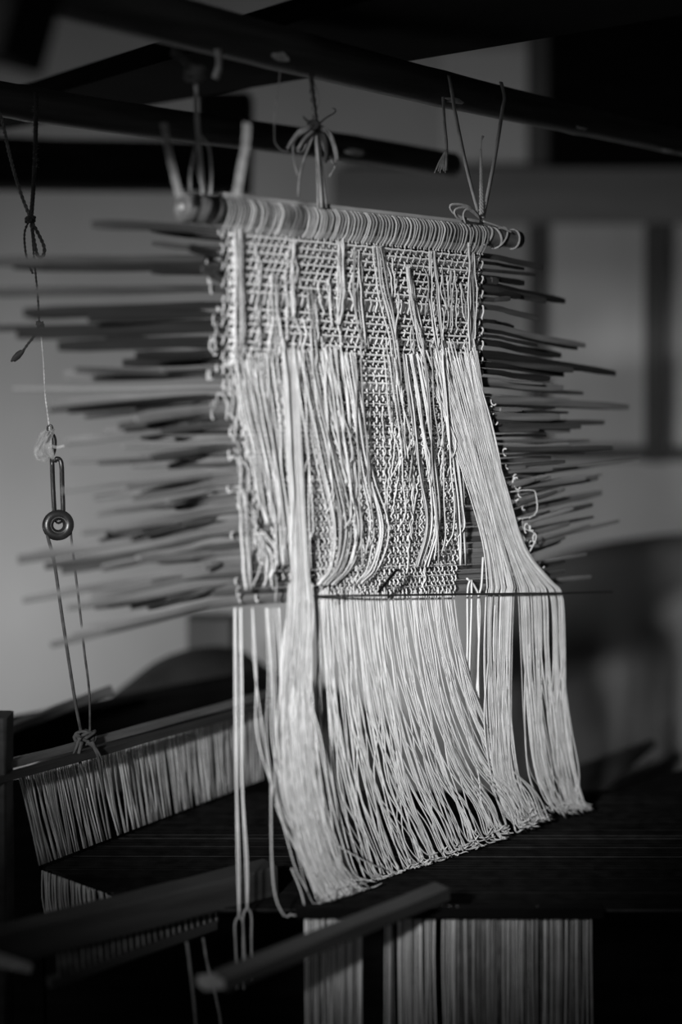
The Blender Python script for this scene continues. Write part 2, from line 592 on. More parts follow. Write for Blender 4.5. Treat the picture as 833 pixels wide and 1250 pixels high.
# keep ring section frames exact (the profile doubles back, so recompute the rings square to the rod)
e1 = np.array([0, 0, 1.0]) - axd * axd[2]
e1 /= np.linalg.norm(e1)
e2 = np.cross(axd, e1)
v = []
for p, r in zip(pts, rr):
    for j in range(20):
        a = 2 * math.pi * j / 20
        v.append(p + r * (math.cos(a) * e1 + math.sin(a) * e2))
rod = link('rod', v, fc, 'rod', heddle)
link('rod_core', *ellipsoid(RL + axd * 0.001, (axd, e1, e2), (0.004, 0.0042, 0.0042)), 'bamboo_pale', rod)
# slender pale strip lying along the top of the rod
st = [rod_c(x) + np.array([0, 0, RAD_L + (RAD_R - RAD_L) * x + 0.0030]) + N * 0.004 for x in np.linspace(rod_s(268), rod_s(585), 24)]
link('top_strip', *sweep(st, 0.0034, 0.0050, sides=8), 'bamboo_pale', heddle)

TH = ['thread', 'thread', 'thread2', 'thread', 'thread2', 'thread3']


def rod_y(px):
    return 246 + (px - 268) * 0.093


# --- pattern rows
rows = []            # (y at x=285, y at x=590)
y = 284.0
for step, cnt in ((10.2, 7), (22, 1), (9.5, 3), (14, 1), (9.6, 5), (13, 1), (7.25, 39)):
    for _ in range(cnt):
        rows.append(y)
        y += step + RND.uniform(-0.6, 0.6)
YL0, YL1 = rows[0], rows[-1]
rows = [(284 + (r - YL0) / (YL1 - YL0) * (737 - 284), 312 + (r - YL0) / (YL1 - YL0) * (722 - 312)) for r in rows]


def row_y(k, x):
    a, b = rows[k]
    return a + (b - a) * (x - 285) / 305.0


NS = 84
K = len(rows)


def web_x(x0, y):
    """column of a heddle string that starts at x0, at height y"""
    if y < 435:
        return x0
    s = min(1.0, (y - 435) / 290.0)
    s = s * s * (3 - 2 * s)
    if x0 >= 345:
        x1 = 383 + (x0 - 345) / 243.0 * 172
    else:
        x1 = 300 + (x0 - 270) / 75.0 * 78
    return x0 + (x1 - x0) * s


def rows_end(x0):
    if x0 >= 345:
        return K
    return K - 1 - int((345 - x0) / 75.0 * 8) if int(x0 * 7) % 2 else int(K * 0.36)


for i in range(NS):
    x0 = 272 + (588 - 272) * i / (NS - 1) + RND.uniform(-0.8, 0.8)
    pts = []
    # loop over the rod
    sx = rod_s(x0)
    c = rod_c(sx)
    r = RAD_L + (RAD_R - RAD_L) * sx + 0.0016
    for a in np.linspace(135, 0, 7):
        a = math.radians(a)
        pts.append(c + N * r * math.cos(a) + np.array([0, 0, r * math.sin(a)]))
    sk = RND.uniform(-1.2, 1.2)
    pts.append(PL(x0 + 6.5 + sk, rod_y(x0) + 25, 0.015))
    pts.append(PL(x0 + 1.5 + sk * .5, rod_y(x0) + 34, 0.012))
    loop_n = len(pts)
    loose = x0 < 335
    for k in range(rows_end(x0)):
        low = rows[k][0] > 440
        y0 = row_y(k, x0)
        y1 = row_y(k + 1, x0) if k + 1 < K else y0 + 7
        gap = y1 - y0
        front = (i + k) % 2 == 0
        bul = (1.0 + RND.uniform(0, 1.8)) if low else (0.6 + RND.uniform(0, 1.2))
        if gap > 13:
            bul += 1.5
        if loose and low:
            bul *= 1.2
        lean = 0.6 if low else 2.0
        hide = 0.0 if low else 0.004
        j = RND.uniform(-0.4, 0.4)
        if not front and not low and gap < 13:
            bul = 0.3
        for fr, bx, of in ((0.0, lean, 0.0052 if front else -0.007 - hide), (0.35, bul + 0.2 * lean, 0.006 if front else -0.0065 - hide), (0.72, bul * 0.7 - lean * .6, 0.005 if front else -0.004 - hide)):
            yy = y0 + gap * fr
            pts.append(PL(web_x(x0, yy) + bx + j, yy, of))
    rad = RND.choice((0.0007, 0.0008, 0.0009))
    p = np.array(pts)
    top = spline(p[:loop_n], 22)
    m = RND.choice(TH)
    link('rod_loop', *sweep(top, rad * RND.uniform(1.0, 1.5), sides=5, up=U), RND.choice(('thread2', 'thread3', 'thread3', 'dim_thread')), heddle)  # loops coloured greyer than their strings, painting the dimmer light at the rod
    link('heddle_string', *sweep(p[loop_n - 1:], rad, sides=4, up=N), m, heddle)

# --- thin cords running along the rows
for k in range(K):
    if k > 17 and k % 2:
        continue
    a, b = rows[k]
    xl = 282 if a < 440 else web_x(350, a)
    xr = web_x(584, a)
    n = 44
    xs = np.linspace(xl - RND.uniform(0, 4), xr + RND.uniform(0, 3), n)
    ph = RND.uniform(0, 6)
    pts = [PL(x, row_y(k, x) + 2.4 + 0.5 * math.sin(x * 0.45 + ph) + RND.uniform(-.3, .3), 0.0062 + 0.0012 * math.sin(x * 0.9)) for x in xs]
    link('row_cord', *sweep(pts, 0.00055 if k > 17 else 0.0011, sides=4), RND.choice(('thread2', 'thread3', 'thread')) if k > 17 else 'thread', heddle)

# --- wandering squiggle strings on the face of the web
for i in range(22):
    x0 = RND.uniform(388, 572)
    ys = RND.uniform(425, 520)
    ye = RND.uniform(600, 722)
    drift = RND.uniform(-14, 8)
    amp = RND.uniform(0.8, 3.2)
    fq = RND.uniform(0.35, 0.75)
    n = int((ye - ys) / 2.6)
    ph = RND.uniform(0, 6)
    pts = []
    wob = 0
    for j in range(n):
        s_ = j / n
        wob += RND.uniform(-0.5, 0.5)
        yy = ys + (ye - ys) * s_
        pts.append(PL(web_x(x0, yy) + drift * s_ + wob + amp * (0.5 + 0.5 * math.sin(yy * .05 + ph)) * math.sin(yy * fq + ph), yy, 0.0085 + 0.0015 * math.sin(yy * fq + ph + 1.5)))
    link('loose_string', *sweep(pts, 0.00065, sides=4, up=N), RND.choice(('thread', 'thread2', 'thread')), heddle)


# --- draped groups of strands
def noise1(n, amp, freq):
    ph = [RND.uniform(0, 6.28) for _ in range(3)]
    x = np.linspace(0, 1, n)
    return amp * (np.sin(x * freq + ph[0]) * 0.6 + np.sin(x * freq * 2.3 + ph[1]) * 0.3 + np.sin(x * freq * 4.1 + ph[2]) * 0.15)


def sheet(ctrl, n, samples=26, rad=0.00068, jit=0.3, amp=1.5, freq=7.0, name='draped_strand', mats=('thread', 'thread', 'thread2', 'thread3'), off=0.012, trim=0.0, cross=0.2):
    """ctrl rows: (x, y, half width[, off])"""
    c = np.array([(r[0], r[1], r[2], r[3] if len(r) > 3 else off) for r in ctrl], float)
    n = int(round(n * 1.2))
    if c[-1, 1] - c[0, 1] > 120:
        c[:, 2] *= 1.45
    elif n > 1:
        rad = rad * 0.85
        c[:, 2] *= 1.2
    for i in range(n):
        u = -1 + 2 * (i + 0.5) / n + RND.uniform(-jit, jit)
        u2 = u + RND.gauss(0, cross) if cross else u
        cc = c.copy()
        if trim:
            cc[-1, 1] += RND.uniform(-trim, trim * 0.4)
        sp = spline(cc, samples)
        uu = np.linspace(u, u2, samples)
        x = sp[:, 0] + uu * sp[:, 2] + noise1(samples, amp, freq)
        o = sp[:, 3] + RND.uniform(-0.004, 0.004)
        pts = [PL(x[j], sp[j, 1], o[j]) for j in range(samples)]
        link(name, *sweep(pts, rad * RND.uniform(0.85, 1.15), sides=4, up=N), RND.choice(mats), heddle)


sheet([(290, 278, 4), (291, 340, 5), (292, 400, 6), (290, 432, 5), (282, 446, 3)], 7)
sheet([(334, 335, 3), (336, 390, 5), (331, 440, 5)], 4)
sheet([(357, 294, 3), (355, 340, 5), (357, 388, 4)], 5)
sheet([(379, 352, 4), (384, 400, 5), (386, 430, 5)], 4)
sheet([(416, 290, 3), (418, 350, 5), (414, 396, 3)], 6)
sheet([(436, 305, 3), (437, 360, 5), (446, 426, 4)], 4)
sheet([(460, 300, 4), (468, 350, 5), (481, 410, 4), (486, 470, 3)], 5)
sheet([(498, 325, 3), (509, 390, 5), (520, 440, 4)], 5)
sheet([(528, 306, 3), (531, 360, 4), (540, 436, 4)], 4)
sheet([(553, 330, 3), (552, 400, 5)], 3)
sheet([(576, 296, 3), (577, 360, 4), (576, 428, 3)], 7)
for i in range(26):
    x = RND.uniform(300, 570)
    y = RND.uniform(290, 400)
    sheet([(x, y, 1), (x + RND.uniform(-3, 5), y + 22, 2), (x + RND.uniform(-4, 10), y + RND.uniform(34, 60), 1)], 1 if i % 3 else 2, 10)
# long drapes over the lower web
sheet([(376, 428, 10), (390, 500, 10), (406, 570, 12), (420, 640, 12), (414, 690, 8), (396, 714, 6)], 12, cross=0.2)
sheet([(404, 424, 8), (416, 480, 10), (424, 560, 8), (428, 590, 6)], 10, cross=0.2)
sheet([(425, 430, 6), (436, 500, 6), (448, 580, 7), (462, 640, 10), (452, 690, 10), (436, 712, 8)], 5, cross=0.3)
sheet([(500, 432, 8), (511, 500, 8), (520, 570, 9), (527, 640, 7), (514, 692, 5)], 10)
sheet([(485, 450, 5), (490, 520, 4), (496, 560, 3)], 4)
sheet([(545, 440, 8), (552, 520, 6), (562, 600, 5), (566, 690, 4)], 4)
sheet([(322, 430, 12), (330, 500, 12), (338, 560, 8), (347, 640, 8), (349, 690, 6)], 10, cross=0.3, amp=2)
sheet([(300, 440, 9), (306, 480, 10), (318, 540, 9), (330, 600, 9), (336, 640, 6)], 8, cross=0.3, amp=2.4)
sheet([(296, 600, 5), (300, 650, 6), (304, 720, 3)], 4, amp=1.2)
sheet([(318, 650, 8), (330, 680, 10), (322, 716, 10)], 6, amp=3)

for i in range(34):      # single long strands over the lower web
    x = RND.uniform(345, 545)
    ye = RND.uniform(540, 705)
    dx = RND.uniform(8, 26)
    sheet([(x, 428 + RND.uniform(-20, 10), 0), (x + dx * .4, 500, 0), (x + dx * .8, (500 + ye) / 2, 0), (x + dx, ye - 20, 0), (x + dx - RND.uniform(0, 9), ye, 0)], 1, rad=0.00062, amp=2.2, off=0.012 + RND.uniform(0, .006))

# --- fringe strands falling to the warp
def floor_pt(p):
    if p[2] < WARP_Z + 0.004:
        p = p.copy()
        p[2] = WARP_Z + 0.004 + RND.uniform(0, 0.003)
    return p


def fringe(top, mid_fn, n, samples=34, rad=0.00068, mats=('thread', 'thread', 'thread2', 'thread3'), amp=2.2, freq=6.0, fill=0):
    fg = Geo()
    for i in range(n + fill):
        u = (i + RND.uniform(0.1, 0.9)) / n if i < n else RND.random()
        ctrl = mid_fn(u)
        sp = spline(ctrl, samples)
        x = sp[:, 0] + noise1(samples, amp, freq) * np.linspace(0.25, 1, samples)
        pts = [floor_pt(PL(x[j], sp[j, 1], sp[j, 2])) for j in range(samples)]
        r_ = rad * RND.uniform(0.8, 1.25)
        if i < n:
            link('fringe_strand', *sweep(pts, r_, sides=5, up=N), RND.choice(mats), heddle)
        else:
            fg.add(*sweep(pts, r_, sides=4, up=N))
    if fill:
        tag(fg.build('fringe_fill', 'thread2', heddle), kind='stuff')


G = RND.gauss


def left_bundle(u):
    w_ = u * 2 - 1
    b = w_ * 0.7 + G(0, 0.35)
    end = b * 24
    return [(355 + w_ * 11, 428 + G(0, 4), 0.013), (357 + w_ * 10, 500, 0.014), (362 + w_ * 9, 600, 0.016), (366 + w_ * 11, 690, 0.018), (367 + w_ * 15, 735, 0.02),
            (363 + w_ * 18 + G(0, 2), 800, 0.024), (365 + b * 17 + G(0, 2), 880, 0.028), (371 + b * 20 + G(0, 3), 960, 0.03),
            (386 + b * 21 + G(0, 4), 1040, 0.03), (404 + end * 0.9 + G(0, 4), 1080 - b * 6 + G(0, 5), 0.03), (420 + end + G(0, 5), 1100 - b * 14 + G(0, 6), 0.032)]


def left_bundle_low(u):
    w_ = u * 2 - 1
    b = w_ * 0.8 + G(0, 0.3)
    end = b * 26
    hook = G(0, 7)
    return [(367 + w_ * 15, 712, 0.018), (366 + w_ * 17, 760, 0.022), (362 + w_ * 19 + G(0, 2), 830, 0.026), (362 + b * 22 + G(0, 2), 900, 0.03), (370 + b * 25 + G(0, 3), 970, 0.03),
            (388 + b * 24 + G(0, 4), 1035, 0.03), (406 + end * 0.9 + G(0, 4), 1078 - b * 5 + G(0, 5), 0.03), (424 + end + hook, 1098 - b * 14 + G(0, 7), 0.034)]


def strays(u):
    b = (0.0, 0.03, 0.48, 0.55, 0.62, 0.9, 0.95, 1.0, 0.7)[int(u * 9)]
    return [(308 + b * 34 + G(0, 1.0), 742, 0.01), (312 + b * 34, 820, 0.015), (320 + b * 26 + G(0, 4), 900, 0.02), (330 + b * 20 + G(0, 5), 980, 0.025), (358 + b * 14 + G(0, 5), 1050, 0.03), (384 + b * 12 + G(0, 5), 1092, 0.03)]


def middle(u):
    u = min(1.0, max(0.0, u + 0.009 * math.sin(u * 47) + 0.007 * math.sin(u * 101 + 1)))
    e = min(1.06, max(-0.05, u + G(0, 0.06)))
    ex, ey = 444 + e * 212, 1080 - e * 84 + G(0, 5)
    tx = 382 + u * 173
    bow = (1 - u) ** 2
    p1 = (tx + (ex - tx) * 0.10 + bow * -2 + G(0, 1.5), 800 - u * 10, 0.012)
    p2 = (tx + (ex - tx) * 0.28 - bow * 8 + G(0, 4.5), 880 - u * 25, 0.013)
    p3 = (tx + (ex - tx) * 0.56 - bow * 12 + G(0, 6), 968 - u * 45, 0.014)
    p4 = (ex - 14 + G(0, 3), ey - 32, 0.014)
    return [(tx + G(0, 1), 722 + G(0, 3), 0.009), (tx + (ex - tx) * 0.02, 745, 0.011), p1, p2, p3, p4, (ex, ey, 0.015), (ex + G(8, 6), ey + G(1, 3), 0.018)]


def right_a(u):
    w_ = u * 2 - 1
    b = w_ * 0.85 + G(0, 0.2)
    w_ = max(-1.0, min(1.0, w_ + 0.09 * math.sin(w_ * 14) + G(0, 0.04)))
    c_ = max(-1.2, min(1.2, w_ + G(0, 0.45)))
    return [(534 + c_ * 18 + G(0, 3), 428 + G(0, 8), 0.012 + RND.uniform(0, .004)), (557 + c_ * 15 + G(0, 2), 500, 0.014), (580 + (c_ + w_) * 6.5 + G(0, 1.5), 580, 0.015), (601 + w_ * 13 + G(0, 1), 660, 0.016), (611 + w_ * 17, 712, 0.018), (610 + w_ * 17, 728, 0.02),
            (608 + w_ * 16, 800, 0.018), (609 + b * 17 + G(0, 1), 880, 0.016), (617 + b * 19 + G(0, 2), 950, 0.014), (636 + b * 22 + G(0, 4), 993 - b * 5 + G(0, 4), 0.012), (656 + b * 22 + G(0, 6), 1004 - b * 8 + G(0, 4), 0.012)]


def right_b(u):
    w_ = u * 2 - 1
    b = w_ * 0.9 + G(0, 0.15)
    w_ = max(-1.0, min(1.0, w_ + 0.08 * math.sin(w_ * 16 + 1) + G(0, 0.03)))
    c_ = max(-1.2, min(1.2, w_ + G(0, 0.4)))
    return [(568 + c_ * 10 + G(0, 2), 436 + G(0, 10), 0.012 + RND.uniform(0, .004)), (588 + c_ * 9 + G(0, 1.5), 520, 0.014), (609 + (c_ + w_) * 5 + G(0, 1), 600, 0.015), (631 + w_ * 11 + G(0, 1), 670, 0.016), (652 + w_ * 21, 708, 0.018), (661 + w_ * 27, 728, 0.02),
            (664 + w_ * 27, 800, 0.018), (668 + b * 28 + G(0, 1), 880, 0.016), (677 + b * 28 + G(0, 2), 940, 0.013), (690 + b * 25 + G(0, 3), 978 + G(0, 3), 0.01), (702 + b * 22 + G(0, 5), 988 - b * 4 + G(0, 4), 0.01)]


fringe(None, left_bundle, 34, 44, fill=14)
fringe(None, left_bundle_low, 40, fill=16)
fringe(None, strays, 9, amp=3)
fringe(None, middle, 112, fill=34)
fringe(None, right_a, 34, 44, amp=2.2, fill=12)
fringe(None, right_b, 46, 44, amp=2.2, fill=18)
# two pairs of strands at the left that end in knotted eyes
for x0, xb, yb in ((287, 292, 1118), (294, 302, 1108)):
    for s_ in (-1.2, 1.2):
        c = spline([(x0 + s_ * .4, 742, 0.0), (x0 + 1 + s_, 860, 0.0), (x0 + 2 + s_ * .3, 960, 0.0), (xb - 1 + s_, 1050, 0.0), (xb + s_ * 0.3, yb, 0.0)], 26)
        link('fringe_strand', *sweep([PL(*q) for q in c], 0.0008, sides=5, up=N), 'thread', heddle)
    c = spline([(xb, yb, 0), (xb - 5, yb + 10, 0), (xb - 4, yb + 40, 0), (xb - 2, yb + 90, 0)], 12)
    link('string_eye', *sweep([PL(*q) for q in c], 0.0008, sides=4, up=N), 'thread3', heddle)
    c = spline([(xb, yb, 0), (xb + 5, yb + 10, 0), (xb + 5, yb + 40, 0), (xb + 6, yb + 90, 0)], 12)
    link('string_eye', *sweep([PL(*q) for q in c], 0.0008, sides=4, up=N), 'thread3', heddle)
# long looped strand falling below the bundle
for c in ([(331, 960, .03), (332, 1050, .03), (338, 1100, .035), (356, 1128, .04), (372, 1132, .04)], [(356, 1060, .03), (368, 1090, .035), (376, 1125, .04)],
          [(384, 985, .03), (405, 1025, .03), (440, 1048, .03), (470, 1062, .02)]):
    link('fringe_strand', *sweep([floor_pt(PL(*q)) for q in spline(c, 20)], 0.0007, sides=4, up=N), 'thread2', heddle)
# three crossed strands hanging free between the web and the right fringe
for c in ([(574, 708, .012), (571, 725, .012), (571, 790, .01), (568, 850, .005)], [(576, 708, .012), (576, 740, .012), (574, 800, .01), (573, 850, .005)],
          [(570, 706, .012), (580, 716, .012), (586, 740, .012), (584, 820, .01), (586, 880, .005)], [(590, 680, .012), (588, 715, .012), (584, 735, .012), (585, 800, .01), (580, 870, .005)]):
    link('fringe_strand', *sweep([PL(*q) for q in spline(c, 20)], 0.0010, sides=4, up=N), 'thread', heddle)

# --- small loops of string caught round the sticks outside the web
def side_loop(x, y, w_, h, off=0.006, rad=0.0006, m='thread'):
    a_ = RND.uniform(0.1, 0.6) * math.pi
    ph = np.linspace(a_, a_ + RND.uniform(0.7, 1.2) * math.pi, 9)
    pts = [PL(x + w_ * math.cos(a), y + h * math.sin(a), off + 0.003 * math.cos(a)) for a in ph]
    link('caught_loop', *sweep(pts, rad, sides=4, up=N), m, heddle)


for i in range(60):
    k = RND.randrange(0, K)
    x = RND.uniform(252, 284) if rows[k][0] < 470 else RND.uniform(252, 318)
    if rows[k][0] > 600:
        x = RND.uniform(284, 338)
    side_loop(x, row_y(k, x), RND.uniform(0.8, 2.6), RND.uniform(3.5, 8), m=RND.choice(('thread2', 'thread2', 'thread3')))
for i in range(40):
    k = RND.randrange(18, K - 4)
    yy = rows[k][0]
    x = 580 + max(0, (yy - 440)) * 0.27 + RND.uniform(-6, 14)
    side_loop(x, row_y(k, x), RND.uniform(2, 4), RND.uniform(3, 7), m=RND.choice(('thread', 'thread2')))
for i in range(22):     # wider slack swags on the left edge
    y0 = RND.uniform(440, 700)
    x0 = 262 + max(0, y0 - 480) * 0.2 + RND.uniform(0, 20)
    wdt = RND.uniform(8, 22)
    c = [(x0, y0, .01), (x0 + wdt * 0.6, y0 + 3, .012), (x0 + wdt, y0 + 14, .012), (x0 + wdt * 0.9, y0 + RND.uniform(28, 44), .01)]
    link('slack_loop', *sweep([PL(*q) for q in spline(c, 12)], 0.0006, sides=4, up=N), RND.choice(('thread3', 'thread2')), heddle)
for c in ([(612, 602, .01), (648, 598, .012), (655, 606, .012), (654, 628, .012), (630, 634, .01)], [(640, 645, .01), (655, 654, .012), (646, 676, .012)], [(632, 672, .01), (641, 660, .012), (634, 648, .01)]):
    link('slack_loop', *sweep([PL(*q) for q in spline(c, 14)], 0.0007, sides=4, up=N), 'thread2', heddle)

# ------------------------------------------------------------------ pattern sticks
left_ends = [(112, 271), (186, 291), (-25, 316), (80, 319), (185, 322), (-40, 350), (38, 343), (108, 357), (-30, 366), (-45, 384), (60, 394), (130, 403), (150, 412), (45, 420), (92, 437),
             (16, 461), (60, 455), (86, 464), (104, 474), (145, 478), (80, 501), (128, 514), (110, 521), (150, 530), (104, 541), (86, 551), (160, 556), (213, 564), (75, 590), (115, 606), (204, 576),
             (117, 622), (140, 612), (100, 648), (118, 632), (130, 645), (22, 677), (55, 684), (125, 660), (75, 689), (170, 668), (130, 690), (28, 724), (110, 700), (82, 731), (160, 716), (160, 740), (87, 771), (62, 789)]
right_ends = [(664, 325), (640, 341), (690, 364), (636, 357), (660, 348), (715, 380), (705, 389), (685, 383), (752, 416), (700, 396), (672, 412), (688, 425), (712, 438), (768, 450), (678, 440), (694, 461),
              (738, 473), (670, 470), (696, 486), (720, 495), (748, 508), (714, 516), (690, 528), (702, 536), (780, 556), (735, 552), (672, 572), (730, 577), (652, 590), (690, 586), (735, 600), (724, 619), (700, 612),
              (725, 636), (756, 637), (681, 655), (690, 648), (716, 640), (660, 680), (690, 694), (722, 697)]


def pick(lst, k, n):
    """spread the measured ends over the rows"""
    return lst[min(len(lst) - 1, int(k * len(lst) / n))]


EXTRA = []
stick_defs = []
for k in range(K):
    stick_defs.append((k + 0.0, rows[k]))
for k in (3, 8, 12, 16, 19, 24, 28, 33, 37, 41, 45, 49, 52, 55):
    if k < K:
        a, b = rows[k]
        stick_defs.append((k + 0.5, (a + 4, b + 3.5)))
for k in range(4, 54, 4):
    a, b = rows[k]
    stick_defs.append((k + 0.6 + RND.random() * .01, (a + 4.5, b + 4)))
stick_defs.sort()
NSTK = len(stick_defs)
tone_names = {'st0': 'black', 'st1': 'dark', 'st2': 'mid-grey', 'st3': 'pale'}
usedL, usedR = set(), set()
for n_, (k, (yl, yr)) in enumerate(stick_defs):
    le = pick(left_ends, n_, NSTK)
    re_ = pick(right_ends, n_, NSTK)
    if le in usedL:
        le = (le[0] + RND.uniform(20, 90), le[1] + RND.uniform(-3, 3))
    if k % 1 >= 0.59:
        le = (RND.uniform(165, 250), -500)
    if 372 < le[1] < 445 and le[0] < 68:
        le = (68 + RND.uniform(0, 12), le[1])
    usedL.add(le)
    if re_ in usedR:
        re_ = (re_[0] - RND.uniform(5, 50), re_[1] + RND.uniform(-3, 3))
    usedR.add(re_)
    o = RND.uniform(-0.0035, 0.0005)
    ol = o + RND.uniform(-0.02, 0.03)
    orr = o + RND.uniform(-0.03, 0.015)
    xl, xr = 285, 590
    ys = np.interp(yl, [280, 330, 450, 480, 600, 740], [-0.05, 0.04, 0.02, 0.08, 0.18, 0.22])
    # blend the measured end height with the fan so that neighbours do not cross wildly
    yfan = yl + ys * (xl - le[0])
    ly = 0.5 * le[1] + 0.5 * yfan if abs(le[1] - yfan) < 30 else yfan
    yrs = np.interp(yr, [300, 350, 400, 440, 500, 560, 600, 650, 690, 725], [0.22, 0.24, 0.2, 0.13, 0.03, -0.03, -0.12, -0.26, -0.2, -0.03])
    rfan = yr + yrs * (re_[0] - xr)
    ry = 0.5 * re_[1] + 0.5 * rfan if abs(re_[1] - rfan) < 25 else rfan
    bowl = RND.uniform(-2.5, 2.5)
    px = [(le[0], ly, ol), ((le[0] + xl) / 2, (ly + yl) / 2 + bowl, (ol + o) / 2), (xl, yl, o), ((xl + xr) / 2, (yl + yr) / 2, o), (xr, yr, o),
          ((xr + re_[0]) / 2, (yr + ry) / 2 + RND.uniform(-1.5, 1.5), (o + orr) / 2), (re_[0], ry, orr)]
    pts = spline([PL(*q) for q in px], 22)
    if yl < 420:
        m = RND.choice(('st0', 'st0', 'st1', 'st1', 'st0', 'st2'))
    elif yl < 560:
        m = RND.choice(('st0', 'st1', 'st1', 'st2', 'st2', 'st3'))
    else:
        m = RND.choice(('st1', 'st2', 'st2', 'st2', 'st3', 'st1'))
    hw = RND.choice((0.0018, 0.002, 0.0024, 0.0027, 0.0032)) if yl > 440 else RND.choice((0.0022, 0.003, 0.0036, 0.004, 0.0042))
    wide = n_ in (23, 27, 32, 56, 62)
    if wide:
        hw = 0.0044
        m = 'st2'
    taper = np.interp(np.linspace(0, 1, 22), [0, 0.03, 0.25, 0.45, 0.75, 0.96, 1], [1.1, 1.45, 1.3, 0.95, 1.05, 1.2, 0.9])
    lab = '%s %s bamboo stick through the white string web, %s down from the hanging rod' % ('wide flat' if wide else ('slim' if hw < 0.0022 else 'flat'), tone_names[m], ordinal(n_ + 1))
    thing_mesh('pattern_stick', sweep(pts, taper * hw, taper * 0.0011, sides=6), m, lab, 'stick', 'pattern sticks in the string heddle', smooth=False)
# straight black rod on which the fringe turns
thing_mesh('fringe_stick', sweep([PL(x, yy, 0.0285 if x > 400 else 0.012) for x, yy in ((360, 728), (450, 727), (560, 725.5), (690, 724), (748, 722))], 0.0014, 0.0012, sides=6), 'st0',
           'thin black straight rod across the top of the hanging fringe', 'stick')
thing_mesh('loose_sliver', sweep([PL(462, 723, 0.034), PL(474, 708, 0.034), PL(485, 695, 0.034)], 0.0023, 0.0023, sides=5), 'wood_black',
           'short black sliver poking slantwise out of the web above the fringe', 'sliver')

# ------------------------------------------------------------------ ties from the front pole to the rod
def ribbon(pts, hw, ht=0.0005, n=16, m='strip', parent=None, name='strip', twist=0.0, taper=1.0):
    c = spline(pts, n)
    k = np.linspace(1, taper, n)
    # flat face towards the viewer: width across, thin in depth
    return link(name, *sweep(c, ht, hw * k, sides=4, up=N, twist=twist), m, parent)


t = empty('front_tie', PL(586, 265), 'pale split-bamboo tie with a bow loop and braided spike at the far rod end', 'tie')
yt = lambda px: 38 + (px - 260) * (131 / 540.0)
ribbon([PL(548, 92, .024), PL(552, 112, .03), PL(556, 138, .024), PL(570, 205, .016), PL(586, 266, .012)], 0.0028, m='strip', parent=t)
ribbon([PL(612, 100, .02), PL(616, 118, .026), PL(614, 132, .022), PL(604, 195, .014), PL(590, 266, .012)], 0.0030, m='strip', parent=t)
g_ = Geo()
for k in range(3):
    yy = np.linspace(262, 182, 30)
    ph = k * 2.1
    pts = [PL(588 + 2.2 * math.sin(a * 0.5 + ph) * (0.4 + 0.6 * (a - 182) / 80) - (262 - a) * 0.008, a, 0.016 + 0.0018 * math.cos(a * 0.5 + ph)) for a in yy]
    g_.add(*sweep(pts, np.linspace(0.0016, 0.0008, 30), sides=5, up=N))
g_.add(*sweep([PL(587.4, 184, .016), PL(588, 172, .016), PL(590, 166, .017)], [0.0009, 0.0007, 0.0018], sides=5, up=N))
g_.build('braided_spike', 'strip', t)
for a in ((551, 250, 0), (556, 256, 3), (566, 262, 6)):
    ribbon([PL(588, 268, .016), PL(572, 252 + a[2] * .6, .022), PL(a[0], a[1], .024), PL(a[0] + 3, a[1] + 10, .022), PL(572, 268, .018), PL(588, 271, .014)], 0.0016, m='strip', parent=t, name='bow_loop', n=22)
def wrap(px, r_extra, hw, m, parent, lean=0.0, a0=150, a1=-150):
    s0 = rod_s(px)
    c0 = rod_c(s0)
    r = RAD_L + (RAD_R - RAD_L) * s0 + r_extra
    pts = []
    for a in np.linspace(a0, a1, 18):
        a_ = math.radians(a)
        pts.append(c0 + axd * lean * math.sin(a_) + N * r * math.cos(a_) + np.array([0, 0, r * math.sin(a_)]))
    link('wrap', *sweep(pts, hw, 0.0007, sides=4, up=axd), m, parent)


wrap(592, 0.0012, 0.0018, 'strip', t, 0.006)
wrap(603, 0.0020, 0.0022, 'strip', t, -0.006)
wrap(609, 0.0026, 0.0012, 'strip', t, 0.008)
wrap(626, 0.0012, 0.0012, 'strip', t, 0.0)
ribbon([PL(590, 270, .016), PL(608, 276, .018), PL(626, 284, .016)], 0.0011, m='strip', parent=t)

t = empty('centre_tie', PL(385, 160), 'dark cord tie with a burst of dry straw leaves, mid rod', 'tie')
twisted([PL(380.5, 90, .026), PL(381, 108, .02), PL(384, 132, .012), PL(387, 158, .008)], 0.0030, 2, 0.02).build('cord', 'straw_dark', t)
ribbon([PL(377, 94, .027), PL(380, 112, .02), PL(385, 150, .01)], 0.0009, m='straw', parent=t)
loops_knot(PL(383, 153, .012), 0.0085, 8, 0.0019).build('knot', 'straw_dark', t)
for i, (c, hw, m) in enumerate((
        ([(384, 155), (368, 160), (357, 172), (351, 182)], .0042, 'straw'), ([(382, 156), (364, 166), (358, 180), (360, 200), (364, 216)], .0018, 'straw'),
        ([(384, 158), (374, 168), (366, 180), (364, 186)], .0030, 'straw'), ([(385, 160), (378, 178), (371, 196), (366, 216), (364, 240)], .0020, 'straw'),
        ([(386, 156), (376, 172), (369, 186), (362, 180)], .0018, 'straw'), ([(388, 156), (396, 166), (399, 186), (397, 198)], .0048, 'straw_dark'),
        ([(388, 154), (402, 162), (410, 180), (413, 196)], .0036, 'straw'), ([(388, 154), (398, 160), (406, 176), (410, 200), (402, 216)], .0016, 'straw'),
        ([(386, 152), (376, 148), (370, 142)], .0018, 'straw_dark'), ([(389, 152), (398, 144), (408, 138), (410, 134), (406, 132)], .0009, 'straw_dark'),
        ([(388, 158), (394, 175), (400, 190), (408, 200)], .0026, 'straw'))):
    ribbon([PL(x, yy, .012 + .004 * math.sin(i + j)) for j, (x, yy) in enumerate(c)], hw, m=m, parent=t, name='straw_leaf', taper=0.4, n=12, twist=RND.uniform(-.8, .8))
